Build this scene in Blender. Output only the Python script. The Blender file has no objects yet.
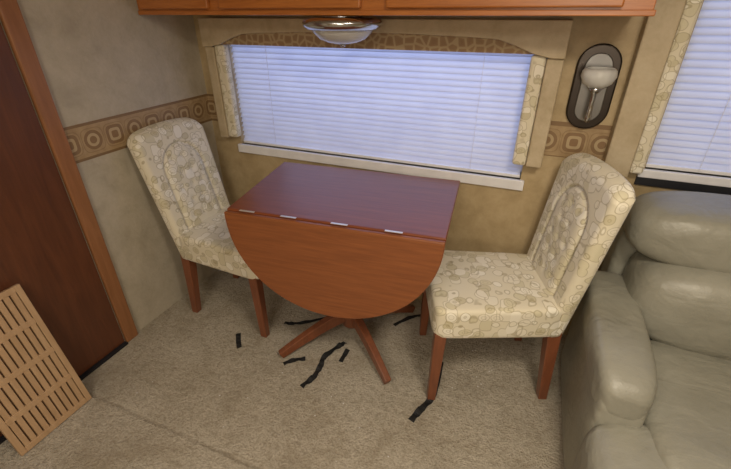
import bpy, bmesh, math, random
from mathutils import Vector, Matrix
random.seed(3)
S=bpy.context.scene
S.view_settings.view_transform='Standard'
S.view_settings.look='None'
C=bpy.context.collection

# ------------------------------------------------ node helpers
def newmat(name):
    m=bpy.data.materials.new(name); m.use_nodes=True
    nt=m.node_tree; b=nt.nodes['Principled BSDF']
    return m,nt,b
def N(nt,t,**k):
    n=nt.nodes.new(t)
    for a,v in k.items():
        setattr(n,a,v)
    return n
def L(nt,a,b): nt.links.new(a,b)
def M(nt,op,a,b=None,c=None):
    n=nt.nodes.new('ShaderNodeMath'); n.operation=op
    for i,v in enumerate((a,b,c)):
        if v is None: continue
        if isinstance(v,(int,float)): n.inputs[i].default_value=v
        else: nt.links.new(v,n.inputs[i])
    return n.outputs[0]
def ramp(nt,fac,stops,interp='LINEAR'):
    r=nt.nodes.new('ShaderNodeValToRGB'); r.color_ramp.interpolation=interp
    e=r.color_ramp.elements
    while len(e)<len(stops): e.new(0.5)
    for i,(p,c) in enumerate(stops):
        e[i].position=p; e[i].color=(c[0],c[1],c[2],1)
    nt.links.new(fac,r.inputs[0]); return r.outputs[0]
def mixc(nt,fac,a,b,blend='MIX'):
    n=nt.nodes.new('ShaderNodeMix'); n.data_type='RGBA'; n.blend_type=blend
    for idx,v in ((0,fac),(6,a),(7,b)):
        if isinstance(v,(int,float)): n.inputs[idx].default_value=v
        elif isinstance(v,tuple): n.inputs[idx].default_value=(v[0],v[1],v[2],1)
        else: nt.links.new(v,n.inputs[idx])
    return n.outputs[2]
def coord(nt,scale=(1,1,1)):
    tc=nt.nodes.new('ShaderNodeTexCoord'); mp=nt.nodes.new('ShaderNodeMapping')
    mp.inputs['Scale'].default_value=scale
    nt.links.new(tc.outputs['Object'],mp.inputs[0]); return mp.outputs[0]
def noise(nt,vec,scale,detail=3,rough=.5,dist=0):
    n=nt.nodes.new('ShaderNodeTexNoise'); n.inputs['Scale'].default_value=scale
    n.inputs['Detail'].default_value=detail; n.inputs['Roughness'].default_value=rough
    n.inputs['Distortion'].default_value=dist
    nt.links.new(vec,n.inputs['Vector']); return n.outputs[0]
def bump(nt,b,h,strength,dist=.01):
    n=nt.nodes.new('ShaderNodeBump'); n.inputs['Strength'].default_value=strength
    n.inputs['Distance'].default_value=dist
    nt.links.new(h,n.inputs['Height']); nt.links.new(n.outputs[0],b.inputs['Normal'])
def sr(r,g,b):
    f=lambda c:((c/255)/12.92 if c/255<=.04045 else ((c/255+.055)/1.055)**2.4)
    return (f(r),f(g),f(b))
def plain(name,col,rough=.5,metal=0,spec=None,coat=0):
    m,nt,b=newmat(name)
    v=coord(nt); n=noise(nt,v,12,3)
    c=ramp(nt,n,[(.3,tuple(x*.93 for x in col)),(.7,tuple(min(1,x*1.06) for x in col))])
    L(nt,c,b.inputs['Base Color'])
    b.inputs['Roughness'].default_value=rough; b.inputs['Metallic'].default_value=metal
    b.inputs['Coat Weight'].default_value=coat
    if spec is not None: b.inputs['Specular IOR Level'].default_value=spec
    return m
def wood(name,dark,light,scale=(3,3,40),rough=.4,coat=.2,ns=3):
    m,nt,b=newmat(name)
    v=coord(nt,scale); n=noise(nt,v,ns,6,.65,.5)
    c=ramp(nt,n,[(.3,dark),(.7,light)])
    v2=coord(nt); n2=noise(nt,v2,2.5,2)
    c=mixc(nt,M(nt,'MULTIPLY',n2,.35),c,dark)
    L(nt,c,b.inputs['Base Color']); b.inputs['Roughness'].default_value=rough
    b.inputs['Coat Weight'].default_value=coat; b.inputs['Coat Roughness'].default_value=.25
    bump(nt,b,n,.06,.003)
    return m
def wallpaper(name,c1,c2,c3):
    m,nt,b=newmat(name); v=coord(nt)
    n1=noise(nt,v,9,6,.65,.3); n2=noise(nt,v,60,4,.6)
    c=ramp(nt,n1,[(.3,c1),(.5,c2),(.72,c3)])
    c=mixc(nt,M(nt,'MULTIPLY',n2,.5),c,c1)
    L(nt,c,b.inputs['Base Color']); b.inputs['Roughness'].default_value=.5
    bump(nt,b,n2,.35,.004); return m

m_wall=wallpaper('wallpaper_tan',sr(160,140,104),sr(180,159,122),sr(196,176,140))
m_wallL=wallpaper('wallpaper_grey',sr(162,153,136),sr(180,171,154),sr(194,185,168))
m_ceil=plain('ceiling_paint',sr(215,208,192),.8)
m_cab=wood('cabinet_wood',sr(154,88,34),sr(190,118,54),(2,8,30),.35,.4)
m_doorw=wood('door_wood',sr(80,44,26),sr(104,60,36),(12,12,1.2),.45,.2)
m_trimw=wood('trim_wood',sr(130,86,52),sr(158,107,70),(12,12,1.2),.45,.2)
m_top=wood('table_top_wood',sr(112,56,30),sr(140,76,42),(1.5,26,3),.36,.1)
m_leaf=wood('table_leaf_wood',sr(118,66,34),sr(148,88,48),(1.5,3,26),.38,.2)
m_leg=wood('leg_wood',sr(106,60,38),sr(134,79,51),(14,14,2),.4,.3)
m_grate=wood('slat_wood',sr(166,134,100),sr(190,159,124),(12,12,2),.55,.1)
m_grback=plain('slat_backing',sr(96,70,48),.7)
m_chrome=plain('brushed_nickel',sr(196,198,202),.2,1)
m_bronze=plain('bronze_plate',sr(66,60,56),.3,.85)
m_pewter=plain('pewter_plate',sr(128,127,126),.32,.8)
m_strap=plain('black_webbing',sr(22,22,24),.7)
m_white=plain('white_vinyl',sr(226,226,230),.4)
m_dark=plain('dark_gasket',sr(25,25,30),.6)
m_beige=wallpaper('valance_beige',sr(166,150,120),sr(188,172,144),sr(202,188,162))
m_btn=plain('fabric_button',sr(206,198,176),.7)
m_hinge=plain('hinge_steel',sr(225,220,210),.3,.7)

def glassmat():
    m,nt,b=newmat('frosted_glass')
    v=coord(nt); n=noise(nt,v,25,2)
    L(nt,ramp(nt,n,[(.3,(.8,.8,.78)),(.7,(.92,.92,.9))]),b.inputs['Base Color'])
    b.inputs['Roughness'].default_value=.15; b.inputs['Transmission Weight'].default_value=.45
    b.inputs['IOR'].default_value=1.3
    return m
m_glass=glassmat()

def carpet():
    m,nt,b=newmat('carpet'); v=coord(nt)
    n1=noise(nt,v,3.0,5,.65); n2=noise(nt,v,110,3,.8); n3=noise(nt,v,38,4,.7)
    c=ramp(nt,n1,[(.3,sr(176,166,149)),(.5,sr(200,191,175)),(.75,sr(216,208,193))])
    c=mixc(nt,M(nt,'MULTIPLY',ramp(nt,n2,[(.35,(1,1,1)),(.6,(0,0,0))]),.5),c,sr(130,119,102))
    c=mixc(nt,M(nt,'MULTIPLY',ramp(nt,n3,[(.38,(1,1,1)),(.52,(0,0,0))]),.42),c,sr(142,130,112))
    n5=noise(nt,v,2.2,7,.78,.8)
    c=mixc(nt,M(nt,'MULTIPLY',ramp(nt,n5,[(.38,(1,1,1)),(.5,(0,0,0))]),.4),c,sr(150,137,116))
    tc=nt.nodes.new('ShaderNodeTexCoord'); sp=nt.nodes.new('ShaderNodeSeparateXYZ'); L(nt,tc.outputs['Object'],sp.inputs[0])
    n4=noise(nt,v,14,2)
    dy=M(nt,'ABSOLUTE',M(nt,'SUBTRACT',M(nt,'ADD',sp.outputs[1],M(nt,'MULTIPLY',n4,.02)),.708))
    seam=ramp(nt,dy,[(0,(1,1,1)),(.003,(1,1,1)),(.011,(0,0,0))])
    seam=M(nt,'MULTIPLY',seam,ramp(nt,noise(nt,v,5,3),[(.3,(.35,.35,.35)),(.6,(1,1,1))]))
    c=mixc(nt,M(nt,'MULTIPLY',seam,.35),c,sr(120,108,90))
    L(nt,c,b.inputs['Base Color']); b.inputs['Roughness'].default_value=.95
    b.inputs['Specular IOR Level'].default_value=.1
    h=M(nt,'ADD',n2,M(nt,'MULTIPLY',n3,1.2)); h=M(nt,'SUBTRACT',h,M(nt,'MULTIPLY',seam,.4))
    bump(nt,b,h,.9,.014); return m
m_carpet=carpet()

def fabric(name,scale=17):
    m,nt,b=newmat(name); v=coord(nt)
    nz=nt.nodes.new('ShaderNodeTexNoise'); nz.inputs['Scale'].default_value=9; L(nt,v,nz.inputs['Vector'])
    def warp(off,sc):
        vm=nt.nodes.new('ShaderNodeVectorMath'); vm.operation='MULTIPLY_ADD'
        vm.inputs[1].default_value=(.045,.045,.045)
        mp=nt.nodes.new('ShaderNodeMapping'); mp.inputs['Location'].default_value=off; mp.inputs['Scale'].default_value=sc
        L(nt,v,mp.inputs[0]); L(nt,nz.outputs['Color'],vm.inputs[0]); L(nt,mp.outputs[0],vm.inputs[2]); return vm.outputs[0]
    def vor(vec,sc,rnd,metric='EUCLIDEAN'):
        n=nt.nodes.new('ShaderNodeTexVoronoi'); n.feature='F1'; n.distance=metric
        n.inputs['Scale'].default_value=sc; n.inputs['Randomness'].default_value=rnd
        if metric=='MINKOWSKI': n.inputs['Exponent'].default_value=3.5
        L(nt,vec,n.inputs['Vector']); return n
    A=vor(warp((0,0,0),(1,1,1.2)),scale,.75); Bv=vor(warp((.37,.21,.13),(1.15,1,.9)),scale*.85,.7,'MINKOWSKI')
    sa=nt.nodes.new('ShaderNodeSeparateColor'); L(nt,A.outputs['Color'],sa.inputs[0])
    sb=nt.nodes.new('ShaderNodeSeparateColor'); L(nt,Bv.outputs['Color'],sb.inputs[0])
    K=(0,0,0);W=(1,1,1)
    ground=sr(216,208,186)
    tint=ramp(nt,sa.outputs[0],[(0,sr(224,217,199)),(.35,sr(207,199,172)),(.6,sr(230,225,210)),(.82,sr(198,189,160))],'CONSTANT')
    tintb=ramp(nt,sb.outputs[0],[(0,sr(222,215,196)),(.5,sr(205,197,170)),(.75,sr(228,222,206))],'CONSTANT')
    c=mixc(nt,ramp(nt,Bv.outputs['Distance'],[(0,W),(.40,W),(.41,K)]),ground,tintb)
    c=mixc(nt,ramp(nt,A.outputs['Distance'],[(0,W),(.42,W),(.43,K)]),c,tint)
    la=ramp(nt,A.outputs['Distance'],[(0,K),(.40,K),(.42,W),(.45,W),(.47,K)])
    lb=ramp(nt,Bv.outputs['Distance'],[(0,K),(.38,K),(.40,W),(.425,W),(.445,K)])
    li=ramp(nt,A.outputs['Distance'],[(0,K),(.2,K),(.22,W),(.24,W),(.26,K)])
    li=M(nt,'MULTIPLY',li,M(nt,'GREATER_THAN',sa.outputs[1],.45))
    dk=sr(148,134,98)
    c=mixc(nt,M(nt,'MULTIPLY',lb,.5),c,dk); c=mixc(nt,M(nt,'MULTIPLY',la,.58),c,dk); c=mixc(nt,M(nt,'MULTIPLY',li,.4),c,dk)
    L(nt,c,b.inputs['Base Color']); b.inputs['Roughness'].default_value=.55
    b.inputs['Sheen Weight'].default_value=.15
    n2=noise(nt,v,300,2); bump(nt,b,n2,.15,.002)
    return m
m_fab=fabric('upholstery_rings',18)
m_fab2=fabric('drape_rings',22)

def border():
    m,nt,b=newmat('wallpaper_border')
    tc=nt.nodes.new('ShaderNodeTexCoord'); sp=nt.nodes.new('ShaderNodeSeparateXYZ'); L(nt,tc.outputs['Object'],sp.inputs[0])
    u=M(nt,'ADD',sp.outputs[0],sp.outputs[1])
    ud=M(nt,'DIVIDE',u,.11)
    uf=M(nt,'SUBTRACT',M(nt,'FRACT',ud),.5)
    odd=M(nt,'GREATER_THAN',M(nt,'FRACT',M(nt,'MULTIPLY',M(nt,'FLOOR',ud),.5)),.25)
    vf=M(nt,'DIVIDE',M(nt,'SUBTRACT',sp.outputs[2],1.05),.11)
    r=M(nt,'SQRT',M(nt,'ADD',M(nt,'MULTIPLY',uf,uf),M(nt,'MULTIPLY',vf,vf)))
    q=M(nt,'POWER',M(nt,'ADD',M(nt,'POWER',M(nt,'ABSOLUTE',uf),4.0),M(nt,'POWER',M(nt,'ABSOLUTE',vf),4.0)),.25)
    base=ramp(nt,noise(nt,tc.outputs['Object'],30,4),[(.3,sr(150,124,90)),(.7,sr(174,150,114))])
    cs=[(0,sr(128,98,68)),(.12,sr(128,98,68)),(.15,sr(180,160,126)),(.24,sr(180,160,126)),(.26,sr(124,95,66)),(.36,sr(124,95,66)),(.39,sr(172,148,110))]
    rc=ramp(nt,r,cs,'CONSTANT'); qc=ramp(nt,q,cs,'CONSTANT')
    mc=mixc(nt,odd,rc,qc); mm=M(nt,'ADD',M(nt,'MULTIPLY',M(nt,'SUBTRACT',1.0,odd),r),M(nt,'MULTIPLY',odd,q))
    c=mixc(nt,M(nt,'LESS_THAN',mm,.40),base,mc)
    fr=M(nt,'MULTIPLY',M(nt,'GREATER_THAN',q,.45),M(nt,'LESS_THAN',q,.485))
    c=mixc(nt,M(nt,'MULTIPLY',fr,.5),c,sr(120,92,62))
    c=mixc(nt,M(nt,'MULTIPLY',noise(nt,tc.outputs['Object'],45,5,.7),.45),c,sr(162,138,102))
    ed=M(nt,'GREATER_THAN',M(nt,'ABSOLUTE',vf),.6)
    c=mixc(nt,ed,c,sr(128,102,72))
    L(nt,c,b.inputs['Base Color']); b.inputs['Roughness'].default_value=.5
    return m
m_border=border()

def band():
    m,nt,b=newmat('valance_band'); v=coord(nt)
    n=nt.nodes.new('ShaderNodeTexVoronoi'); n.feature='DISTANCE_TO_EDGE'; n.inputs['Scale'].default_value=26; n.inputs['Randomness'].default_value=.7
    L(nt,v,n.inputs['Vector'])
    c=ramp(nt,n.outputs['Distance'],[(0,sr(172,152,120)),(.08,sr(172,152,120)),(.13,sr(150,124,94)),(.35,sr(142,115,86))])
    L(nt,c,b.inputs['Base Color']); b.inputs['Roughness'].default_value=.7; return m
m_band=band()

def leather():
    m,nt,b=newmat('sage_leather'); v=coord(nt)
    n=noise(nt,v,5,4); n2=noise(nt,v,180,3)
    L(nt,ramp(nt,n,[(.3,sr(130,128,116)),(.7,sr(147,145,133))]),b.inputs['Base Color'])
    b.inputs['Roughness'].default_value=.42
    n3=noise(nt,v,8,2,.5,1.0); n6=noise(nt,coord(nt,(3,8,8)),1.8,2,.5,1.0)
    h=M(nt,'ADD',M(nt,'ADD',M(nt,'MULTIPLY',n2,.10),n3),M(nt,'MULTIPLY',n6,.6)); bump(nt,b,h,.4,.02); return m
m_sofa=leather()

def slatm():
    m=bpy.data.materials.new('blind_slat'); m.use_nodes=True; nt=m.node_tree
    for n in list(nt.nodes):
        if n.type!='OUTPUT_MATERIAL': nt.nodes.remove(n)
    out=[n for n in nt.nodes if n.type=='OUTPUT_MATERIAL'][0]
    v=coord(nt); c=ramp(nt,noise(nt,v,8,2),[(.3,(.75,.78,.88)),(.7,(.81,.84,.92))])
    d=N(nt,'ShaderNodeBsdfDiffuse'); t=N(nt,'ShaderNodeBsdfTranslucent'); mx=N(nt,'ShaderNodeMixShader')
    L(nt,c,d.inputs[0]); L(nt,c,t.inputs[0]); mx.inputs[0].default_value=.35
    L(nt,d.outputs[0],mx.inputs[1]); L(nt,t.outputs[0],mx.inputs[2]); L(nt,mx.outputs[0],out.inputs[0]); return m
m_slat=slatm()

# ------------------------------------------------ mesh helpers
def obj(name,verts,faces,mat,parent=None,smooth=False,bev=0,seg=2,sub=0):
    me=bpy.data.meshes.new(name); me.from_pydata([tuple(v) for v in verts],[],faces); me.update()
    bm=bmesh.new(); bm.from_mesh(me); bmesh.ops.recalc_face_normals(bm,faces=bm.faces); bm.to_mesh(me); bm.free()
    o=bpy.data.objects.new(name,me); C.objects.link(o)
    if mat: me.materials.append(mat)
    if smooth:
        for p in me.polygons: p.use_smooth=True
    if bev:
        md=o.modifiers.new('bev','BEVEL'); md.width=bev; md.segments=seg; md.limit_method='ANGLE'
    if sub:
        md=o.modifiers.new('sub','SUBSURF'); md.levels=sub; md.render_levels=sub
    if parent: o.parent=parent
    return o
def bx(x0,x1,y0,y1,z0,z1):
    v=[(x0,y0,z0),(x1,y0,z0),(x1,y1,z0),(x0,y1,z0),(x0,y0,z1),(x1,y0,z1),(x1,y1,z1),(x0,y1,z1)]
    f=[(0,3,2,1),(4,5,6,7),(0,1,5,4),(1,2,6,5),(2,3,7,6),(3,0,4,7)]
    return v,f
def boxes(name,bl,mat,parent=None,bev=0,seg=2):
    V=[];F=[]
    for b in bl:
        v,f=bx(*b); n=len(V); V+=v; F+=[tuple(i+n for i in q) for q in f]
    return obj(name,V,F,mat,parent,bev=bev,seg=seg)
def empty(name,loc=(0,0,0),rot=0):
    e=bpy.data.objects.new(name,None); e.location=loc; e.rotation_euler=(0,0,rot); e.empty_display_size=.1
    C.objects.link(e); return e
def cushion(name,c,h,n,mat,parent=None,div=14,fn=None):
    bm=bmesh.new(); bmesh.ops.create_cube(bm,size=2)
    bmesh.ops.subdivide_edges(bm,edges=bm.edges[:],cuts=div,use_grid_fill=True)
    for v in bm.verts:
        p=Vector([math.sin(a*math.pi/2) if abs(a)<1 else a for a in v.co])
        k=(abs(p.x)**n+abs(p.y)**n+abs(p.z)**n)**(1/n); p=p/k
        q=Vector((p.x*h[0],p.y*h[1],p.z*h[2]))
        if fn: q=fn(p,q)
        v.co=q+Vector(c)
    me=bpy.data.meshes.new(name); bm.to_mesh(me); bm.free()
    for p in me.polygons: p.use_smooth=True
    me.materials.append(mat); o=bpy.data.objects.new(name,me); C.objects.link(o)
    if parent: o.parent=parent
    return o
def lathe(name,prof,mat,parent=None,loc=(0,0,0),seg=40,rot=None):
    V=[];F=[]
    for r,z in prof:
        for i in range(seg):
            a=2*math.pi*i/seg; V.append(Vector((r*math.cos(a),r*math.sin(a),z)))
    for j in range(len(prof)-1):
        for i in range(seg):
            k=(i+1)%seg; F.append((j*seg+i,j*seg+k,(j+1)*seg+k,(j+1)*seg+i))
    if rot: V=[rot@v for v in V]
    V=[v+Vector(loc) for v in V]
    o=obj(name,V,F,mat,parent,smooth=True); return o
def sweep(name,pts,ws,hs,mat,parent=None,bev=0,roll=None):
    V=[];F=[]; pts=[Vector(p) for p in pts]; n=len(pts)
    for i,p in enumerate(pts):
        d=(pts[min(i+1,n-1)]-pts[max(i-1,0)]).normalized()
        up=Vector((0,0,1))
        if abs(d.z)>.95: up=Vector((1,0,0))
        s=d.cross(up).normalized(); u=s.cross(d).normalized()
        if roll:
            a=roll[i]; s,u=s*math.cos(a)+u*math.sin(a),u*math.cos(a)-s*math.sin(a)
        w=ws[i] if isinstance(ws,(list,tuple)) else ws; h=hs[i] if isinstance(hs,(list,tuple)) else hs
        for a,b in ((-1,-1),(1,-1),(1,1),(-1,1)): V.append(p+s*a*w/2+u*b*h/2)
    for i in range(n-1):
        for k in range(4):
            l=(k+1)%4; F.append((i*4+k,i*4+l,(i+1)*4+l,(i+1)*4+k))
    F.append((0,1,2,3)); F.append(((n-1)*4,(n-1)*4+1,(n-1)*4+2,(n-1)*4+3))
    return obj(name,V,F,mat,parent,bev=bev)
def leg(name,pt,pb,st,sb,mat,parent):
    V=[(pb[0]+a*sb/2,pb[1]+b*sb/2,pb[2]) for a,b in ((-1,-1),(1,-1),(1,1),(-1,1))]
    V+=[(pt[0]+a*st/2,pt[1]+b*st/2,pt[2]) for a,b in ((-1,-1),(1,-1),(1,1),(-1,1))]
    F=[(0,3,2,1),(4,5,6,7),(0,1,5,4),(1,2,6,5),(2,3,7,6),(3,0,4,7)]
    return obj(name,V,F,mat,parent,bev=.004)
def extr(name,outline,axis,t0,t1,mat,parent=None,bev=0,seg=3):
    n=len(outline); mk=(lambda a,b,t:(a,t,b)) if axis=='y' else (lambda a,b,t:(a,b,t))
    V=[mk(a,b,t0) for a,b in outline]+[mk(a,b,t1) for a,b in outline]
    F=[tuple(range(n)),tuple(range(2*n-1,n-1,-1))]+[(i,(i+1)%n,n+(i+1)%n,n+i) for i in range(n)]
    return obj(name,V,F,mat,parent,bev=bev,seg=seg)
def sm(t): t=max(0,min(1,t)); return t*t*(3-2*t)

# ------------------------------------------------ room
WX=-1.80; WY=1.95; CH=2.15; RX=2.7; FY=-1.9
boxes('floor',[(WX-.1,RX+.1,FY-.1,WY+.1,-.08,0)],m_carpet)
boxes('ceiling',[(WX-.1,RX+.1,FY-.1,WY+.1,CH,CH+.08)],m_ceil)
w1=(-1.60,.01,.85,1.47); w2=(.49,1.75,.97,1.75)
boxes('wall_back',[(WX-.1,RX+.1,WY,WY+.1,0,.85),(WX-.1,w1[0],WY,WY+.1,.85,CH),(w1[0],w1[1],WY,WY+.1,w1[3],CH),
  (w1[1],w2[0],WY,WY+.1,.85,CH),(w2[0],w2[1],WY,WY+.1,.85,w2[2]),(w2[0],w2[1],WY,WY+.1,w2[3],CH),(w2[1],RX+.1,WY,WY+.1,.85,CH)],m_wall)
boxes('wall_left',[(WX-.1,WX,FY-.1,WY,0,CH)],m_wallL)
boxes('wall_right',[(RX,RX+.1,FY-.1,WY,0,CH)],m_wall)
boxes('wall_front',[(WX,RX,FY-.1,FY,0,CH)],m_wall)
boxes('trim_1',[(WX,WX+.002,1.08,WY,.972,1.128)],m_border)
boxes('trim_2',[(WX+.002,-1.68,WY-.002,WY,.972,1.128),(.08,.34,WY-.002,WY,.98,1.135)],m_border)
boxes('trim_3',[(WX,WX+.022,1.005,1.075,0,2.06),(WX,WX+.022,.12,1.075,2.06,2.13),(WX,WX+.022,.12,.19,0,2.06)],m_trimw,bev=.006)
d=empty('door_1',(WX,.6,0))
boxes('slab',[(0.0,.010,-.405,.4,.012,2.055)],m_doorw,d,bev=.003)
boxes('threshold',[(0,.03,-.405,.4,0,.012)],m_dark,d)
lathe('knob',[(0,0),(.012,0),(.012,.03),(.028,.04),(.03,.055),(.02,.068),(0,.07)],m_chrome,d,(.01,-.34,.95),rot=Matrix.Rotation(math.pi/2,3,'Y'))

# ------------------------------------------------ windows
def window(name,x0,x1,z0,z1,sill):
    e=empty(name,((x0+x1)/2,WY,z0)); hx=(x1-x0)/2; H=z1-z0
    boxes('frame',[(-hx,hx,.06,.09,0,.02),(-hx,hx,.06,.09,H-.03,H),(-hx,-hx+.02,.06,.09,0,H),(hx-.02,hx,.06,.09,0,H)],m_white,e)
    V=[];F=[]; z=.035; sp=.027; w=.033; tilt=math.radians(58)
    while z<H-.01:
        n=len(V); k=5
        for i in range(k):
            t=-.5+i/(k-1); a=t*w; cv=.003*(1-4*t*t)
            y=a*math.cos(tilt)+cv*math.sin(tilt); zz=a*math.sin(tilt)-cv*math.cos(tilt)
            V.append((-hx+.006,.024+y,z+zz)); V.append((hx-.006,.024+y,z+zz))
        for i in range(k-1): F.append((n+2*i,n+2*i+1,n+2*i+3,n+2*i+2))
        z+=sp
    obj('blind_slats',V,F,m_slat,e,smooth=True)
    boxes('blind_rails',[(-hx+.004,hx-.004,.012,.036,.002,.018),(-hx+.004,hx-.004,.004,.044,H-.028,H-.001)],m_white,e,bev=.003)
    cords=[(-hx+f*2*hx-.0008,-hx+f*2*hx+.0008,.005,.0065,.01,H-.02) for f in (.15,.85)]
    boxes('blind_cords',cords,m_white,e)
    boxes('sill',[(-hx-.02,hx+.02,-.018,.05,sill[0]-z0,sill[1]-z0)],m_white,e,bev=.004)
    return e
window('window_1',w1[0],w1[1],w1[2],w1[3],(.80,.85))
window('window_2',w2[0],w2[1],w2[2],w2[3],(.935,.97))
boxes('trim_4',[(.47,1.77,WY-.012,WY,.90,.934)],m_dark)

v=empty('window_valance',(-.8,WY,1.39))
def VX(x): return x+.8
x0,x1=VX(-1.69),VX(.085); zt=.135
na=24
arch=[]
for i in range(na+1):
    t=i/na; x=(x1-.05)+(x0+.05-(x1-.05))*t
    arch.append((x,.0+.055*sm(min(t,1-t)/.14)+.025*math.sin(math.pi*t)))
out=[(x0,0.0),(x0,zt),(x1,zt),(x1,0.0)]+arch
extr('board',out,'y',-.09,-.07,m_beige,v,bev=.004)
boxes('pattern_band',[(x0+.02,x1-.02,-.069,-.055,.012,zt)],m_band,v)
boxes('returns',[(x0,x0+.02,-.07,0,0,zt),(x1-.02,x1,-.07,0,0,zt)],m_beige,v)
boxes('side_boards',[(x0,x0+.055,-.075,0,-.49,0),(x1-.065,x1,-.075,0,-.45,0)],m_beige,v,bev=.006)
boxes('side_drapes',[(x0+.056,x0+.12,-.07,-.022,-.485,.01),(x1-.125,x1-.066,-.07,-.022,-.45,.01)],m_fab2,v,bev=.012)
v2=empty('window_valance',(.9,WY,1.0))
boxes('side_boards',[(-.575,-.475,-.07,0,-.06,.9)],m_beige,v2,bev=.006)
boxes('side_drapes',[(-.474,-.425,-.06,-.02,-.04,.9)],m_fab2,v2,bev=.01)
boxes('board',[(-.575,.97,-.11,-.075,.76,.93)],m_beige,v2,bev=.006)

# ------------------------------------------------ overhead cabinet
cx0,cx1,cy,cz=WX+.004,.286,1.60,1.545
cab=empty('overhead_cabinet',((cx0+cx1)/2,cy,cz))
ox=(cx0+cx1)/2
boxes('carcass',[(cx0-ox,cx1-ox,.0,WY-cy-.003,0,CH-cz-.003)],m_cab,cab,bev=.003)
boxes('lower_lip',[(cx0-ox,cx1-ox+.006,-.006,.02,-.006,.012)],m_cab,cab,bev=.003)
def cdoor(i,a,b):
    a-=ox;b-=ox;z0=.018;z1=.56;w=.055
    boxes('door_%d'%i,[(a,b,-.022,-.001,z0,z0+w),(a,b,-.022,-.001,z1-w,z1),(a,a+w,-.022,-.001,z0+w,z1-w),(b-w,b,-.022,-.001,z0+w,z1-w),(a+w,b-w,-.012,-.001,z0+w,z1-w)],m_cab,cab,bev=.006,seg=3)
cdoor(1,-1.76,-1.37);cdoor(2,-1.31,-.66);cdoor(3,-.56,.20)

lf=empty('dome_light',(-.785,1.69,1.539))
lathe('mount',[(0,0),(.08,0),(.08,-.008),(0,-.008)],m_chrome,lf)
lathe('chrome_base',[(0,-.0085),(.135,-.0085),(.158,-.016),(.165,-.026),(.162,-.038),(.145,-.05),(.128,-.052),(0,-.052)],m_chrome,lf)
lathe('glass_bowl',[(.126,-.0525),(.12,-.064),(.097,-.086),(.06,-.10),(.02,-.106),(0,-.106)],m_glass,lf)
lathe('finial',[(0,-.1065),(.01,-.107),(.01,-.115),(0,-.119)],m_chrome,lf)

# ------------------------------------------------ wall sconce
sc=empty('wall_sconce',(.215,WY,1.28))
def capsule(hw,hh,n=16):
    o=[]
    for i in range(n+1):
        a=math.pi*i/n; o.append((hw*math.cos(a),hh-hw+hw*math.sin(a)))
    for i in range(n+1):
        a=math.pi+math.pi*i/n; o.append((hw*math.cos(a),-(hh-hw)+hw*math.sin(a)))
    return o
extr('back_plate',capsule(.08,.165),'y',-.018,-.001,m_bronze,sc,bev=.007)
extr('inner_plate',capsule(.05,.132),'y',-.026,-.0185,m_pewter,sc,bev=.005)
sweep('arm',[(0,-.03,-.07),(0,-.06,-.085),(0,-.09,-.07),(0,-.095,-.04)],.012,.012,m_chrome,sc,bev=.004)
lathe('stem',[(0,-.12),(.008,-.118),(.012,-.10),(.009,-.07),(.009,-.01),(.018,.0),(.028,.012),(0,.012)],m_chrome,sc,(0,-.095,0))
lathe('glass_cup',[(.0,.0125),(.03,.014),(.052,.03),(.063,.055),(.060,.075),(.05,.085),(.046,.083),(.055,.07),(.055,.055),(.045,.032),(0,.022)],m_glass,sc,(0,-.095,0))

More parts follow.
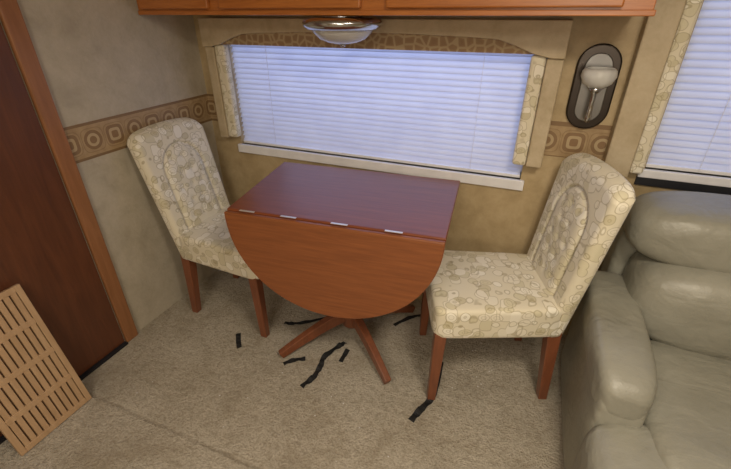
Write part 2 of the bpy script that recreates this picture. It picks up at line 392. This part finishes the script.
# ------------------------------------------------ chairs
def chair(loc,rot,lean=.15,fx=.25):
    e=empty('dining_chair',loc,rot)
    def tp(p,q):
        q=q.copy(); k=1-.06*(1-p.x); q.y*=k
        if p.z>0: q.z+=.008*(1-min(1,abs(p.x))**2)*(1-min(1,abs(p.y))**2)
        return q
    cushion('seat',(.022,0,.455),(.268,.245,.078),11,m_fab,e,18,tp)
    for i,(a,b) in enumerate(((1,1),(1,-1),(-1,1),(-1,-1))):
        if a>0: leg('leg_%d'%(i+1),(fx-.002,b*.21,.40),(fx+.006,b*.21,0),.05,.036,m_leg,e)
        else: leg('leg_%d'%(i+1),(-.212,b*.18,.41),(-.245,b*.187,0),.056,.038,m_leg,e)
    NS,NT=72,96; zb=.385
    def cxz(z): return -.220-lean*((z-.42)/.62)
    btn=[]
    for r,z in enumerate((.60,.675,.75,.825,.90)):
        for y in ((-.07,0,.07) if r%2==0 else (-.035,.035)):
            btn.append((y,z))
    btn=[b for b in btn if math.hypot(b[0],max(0,b[1]-.85))<.11]
    def front(y,z,e_):
        off=.034*math.sqrt(max(0,1-(1-min(1,e_/.03))**2))+.006
        a=.13; zc=.83
        di=min(a-abs(y),z-.45) if z<zc else a-math.hypot(y,z-zc)
        off-=.015*math.exp(-(di/.007)**2)
        off+=.008*sm(di/.04)
        for by,bz in btn: off-=.011*math.exp(-((y-by)**2+(z-bz)**2)/.015**2)
        return off
    V=[];F=[]
    def pt(i,j,side):
        s=-1+2*i/NS; t=j/NT
        s=math.sin(s*math.pi/2)
        ztop=1.055-.022*s*s-.05*abs(s)**10
        z=zb+(ztop-zb)*(math.sin(t*math.pi/2))
        hw=.210+.024*(z-zb)/.65
        y=s*hw
        ed=min(hw-abs(y),ztop-z)
        o=front(y,z,ed) if side else -.034*math.sqrt(max(0,1-(1-min(1,ed/.03))**2))-.004
        return (cxz(z)+o,y,z-(o*.2))
    W=NS+1
    for side in (1,0):
        for j in range(NT+1):
            for i in range(NS+1): V.append(pt(i,j,side))
    B=W*(NT+1)
    for j in range(NT):
        for i in range(NS):
            a=j*W+i; F.append((a,a+1,a+W+1,a+W)); F.append((B+a,B+a+W,B+a+W+1,B+a+1))
    for j in range(NT):
        a=j*W; F.append((a,a+W,B+a+W,B+a)); a=j*W+NS; F.append((a,B+a,B+a+W,a+W))
    for i in range(NS):
        F.append((i,B+i,B+i+1,i+1)); a=NT*W+i; F.append((a,a+1,B+a+1,B+a))
    obj('back_rest',V,F,m_fab,e,smooth=True)
    bm=bmesh.new()
    for by,bz in btn:
        mt=Matrix.Translation((cxz(bz)+front(by,bz,1)+.002,by,bz-.008))@Matrix.Diagonal((.5,1,1,1))
        bmesh.ops.create_uvsphere(bm,u_segments=10,v_segments=6,radius=.007,matrix=mt)
    me=bpy.data.meshes.new('buttons'); bm.to_mesh(me); bm.free(); me.materials.append(m_btn)
    o=bpy.data.objects.new('buttons',me); C.objects.link(o); o.parent=e
    return e
chair((-1.38,1.54,0),0,.142,.245)
chair((-.014,1.56,0),math.radians(180+20),.088,.258)

# ------------------------------------------------ drop-leaf table
t=empty('drop_leaf_table',(-.70,1.56,0),math.radians(5.5))
hw,hd=.468,.305; zt=.82
extr('top',[(-hw+.008,-hd),(hw,-hd),(hw,hd+.002),(-hw-.035,hd+.016)],'z',zt-.024,zt,m_top,t,bev=.006)
n=48; lo=[(.004+(hw-.004)*math.cos(math.pi*i/n),-.445*abs(math.sin(math.pi*i/n))**.95) for i in range(n+1)]
lf_=extr('leaf',lo,'y',-.011,.011,m_leaf,t,bev=.006)
lf_.location=(0,-hd-.001-.012,zt-.006); lf_.rotation_euler=(math.radians(-2),0,0)
hg=[]
for x in (-.36,-.17,.05,.27): hg.append((x-.035,x+.035,-hd-.008,-hd+.004,zt+.0002,zt+.002))
boxes('hinges',hg,m_hinge,t,bev=.001)
boxes('apron',[(-.30,.30,-.20,.20,zt-.075,zt-.0245)],m_leg,t,bev=.004)
CY=-.04
lathe('pedestal',[(0,zt-.076),(.10,zt-.076),(.10,zt-.09),(.045,zt-.11),(.034,zt-.2),(.03,.5),(.036,.36),(.048,.26),(.05,.20),(.05,.085),(.035,.065),(0,.065)],m_leg,t,(0,CY,0))
for i in range(4):
    a=math.radians(-45-5.5+4+90*i); dx,dy=math.cos(a),math.sin(a)
    P=[];Wd=[];Hh=[]
    for k in range(9):
        u=k/8; r=.03+.37*u
        P.append((dx*r,CY+dy*r,.155-.13*u**1.1+ .008*math.sin(math.pi*u))); Wd.append(.042-.010*u); Hh.append(.075-.035*u)
    o=sweep('foot_%d'%(i+1),P,Wd,Hh,m_leg,t,bev=.005)

# ------------------------------------------------ webbing straps on the floor
def strap(pts,w=.024,tw=.25):
    P=[Vector((p[0],p[1],0)) for p in pts]; Q=[]
    P=[P[0]*2-P[1]]+P+[P[-1]*2-P[-2]]
    for i in range(1,len(P)-2):
        for k in range(8):
            t_=k/8; a,b,c,d_=P[i-1],P[i],P[i+1],P[i+2]
            Q.append(.5*((2*b)+(c-a)*t_+(2*a-5*b+4*c-d_)*t_**2+(3*b-a-3*c+d_)*t_**3))
    Q.append(P[-2]); r=[tw*math.sin(i*.7) for i in range(len(Q))]
    for i,q in enumerate(Q): q.z=.0015+abs(math.sin(r[i]))*w/2
    sweep('webbing_strap',Q,w,.002,m_strap,None,roll=r)
strap([(-1.275,1.285),(-1.24,1.24),(-1.20,1.195)],.026)
strap([(-1.085,1.455),(-1.04,1.465),(-.98,1.50),(-.86,1.60)],.022)
strap([(-.925,1.19),(-.89,1.23),(-.84,1.26)],.024)
strap([(-.77,1.10),(-.745,1.17),(-.745,1.24),(-.755,1.31),(-.72,1.40),(-.70,1.44)],.028,.4)
strap([(-.665,1.31),(-.665,1.40)],.024,.3)
strap([(-.24,1.12),(-.215,1.19),(-.185,1.27),(-.185,1.38),(-.195,1.50)],.03,.4)
strap([(-.50,1.67),(-.43,1.77),(-.36,1.82)],.022)
V=[];F=[]
for i in range(46):
    if i<22: x,y=random.uniform(-.2,.1),random.uniform(1.35,1.75)
    else: x,y=random.uniform(-1.5,.2),random.uniform(.75,1.3)
    r=random.uniform(.001,.0025); v_,f_=bx(x-r,x+r,y-r*.7,y+r*.7,.0005,.003); n=len(V)
    V+=v_; F+=[tuple(k+n for k in q) for q in f_]
obj('floor_crumbs',V,F,m_white)

# ------------------------------------------------ sofa
s=empty('leather_sofa',(1.262,1.35,0))
def CS(name,x0,x1,y0,y1,z0,z1,n,fn=None):
    return cushion(name,((x0+x1)/2-1.25,(y0+y1)/2-1.35,(z0+z1)/2),((x1-x0)/2,(y1-y0)/2,(z1-z0)/2),n,m_sofa,s,18,fn)
sx0,sx1=.327,2.25
CS('base',.36,2.2,.80,1.86,.03,.34,14)
for k,(a,b) in enumerate(((sx0,.50),(2.08,sx1))):
    CS('arm_panel_%d'%(k+1),a+.014,b-.01,1.04,1.75,.02,.54,9)
    def bulge(p,q):
        q=q.copy()
        if p.y<0: q.z-=.03*(-p.y)**3
        return q
    CS('arm_pad_%d'%(k+1),a,b+.005,1.04,1.72,.44,.605,4.5,bulge)
CS('front_roll',.332,2.243,.66,1.10,.05,.455,7)
mid=1.285
for k,(a,b) in enumerate(((.49,mid),(mid+.005,2.085))):
    CS('seat_cushion_%d'%(k+1),a,b,.85,1.50,.28,.48,6)
    CS('back_lower_%d'%(k+1),a-.03,b,1.41,1.80,.42,.775,3.6)
    CS('back_pillow_%d'%(k+1),a-.075 if k==0 else a,b if k==0 else b+.075,1.51,1.87,.715,.955,3.6)
CS('back_frame',.42,2.16,1.70,1.89,.05,.88,8)
for k,(a,b) in enumerate(((.42,.95),(2.15,.95),(.42,1.8),(2.15,1.8))):
    leg('foot_%d'%(k+1),(a-1.25,b-1.35,.05),(a-1.25,b-1.35,0),.05,.05,m_dark,s)

# ------------------------------------------------ slatted wood panel leaning at door
g=empty('slatted_wood_panel',(-1.645,.535,.001)); g.rotation_euler=(0,math.radians(-11.5),0)
Hh,Wd=.62,.15
fr=[(0,.018,-Wd,-Wd+.022,0,Hh),(0,.018,Wd-.022,Wd,0,Hh)]
for z in (0,.145,.295,.445,Hh-.025): fr.append((0,.018,-Wd+.022,Wd-.022,z,z+.025))
boxes('frame',fr,m_grate,g,bev=.002)
sl=[]; ns=10; span=2*(Wd-.022)
for i in range(ns):
    c=-Wd+.022+span*(i+.5)/ns; sl.append((.002,.0165,c-.0097,c+.0097,.0,Hh))
boxes('slats',sl,m_grate,g,bev=.0015)
boxes('backing',[(-.004,.0015,-Wd+.01,Wd-.01,.01,Hh-.01)],m_grback,g)

# ------------------------------------------------ lights
def area(name,loc,size,power,col,rot=(0,0,0),sy=None):
    l=bpy.data.lights.new(name,'AREA'); l.energy=power; l.color=col; l.size=size
    if sy: l.shape='RECTANGLE'; l.size_y=sy
    o=bpy.data.objects.new(name,l); o.location=loc; o.rotation_euler=rot; C.objects.link(o); return o
area('ceiling_lamp',(.40,.30,CH-.02),.35,25,(1,.87,.69))
area('ceiling_lamp',(-.4,-.8,CH-.02),.9,25,(1,.89,.73))
area('fill_light',(.4,-1.7,1.5),.9,14,(1,.88,.71),(math.radians(90),0,0))  # added fill behind the camera for bounce light, no fixture there
area('daylight',(-.8,WY+.5,1.35),1.7,10.5,(.48,.59,1),(math.radians(-90),0,0),.9)
area('daylight',(1.1,WY+.5,1.45),1.4,6,(.48,.59,1),(math.radians(-90),0,0),.9)
w=bpy.data.worlds.new('world'); S.world=w; w.use_nodes=True
bg=w.node_tree.nodes['Background']; bg.inputs[0].default_value=(.48,.59,1,1); bg.inputs[1].default_value=.32

# ------------------------------------------------ camera
cd=bpy.data.cameras.new('camera'); cam=bpy.data.objects.new('camera',cd); C.objects.link(cam)
cd.sensor_fit='HORIZONTAL'; cd.sensor_width=36; cd.lens=36*401/731; cd.clip_start=.02
cam.location=(0,0,1.55); cam.rotation_euler=(math.radians(90-29),0,math.radians(22))
S.camera=cam
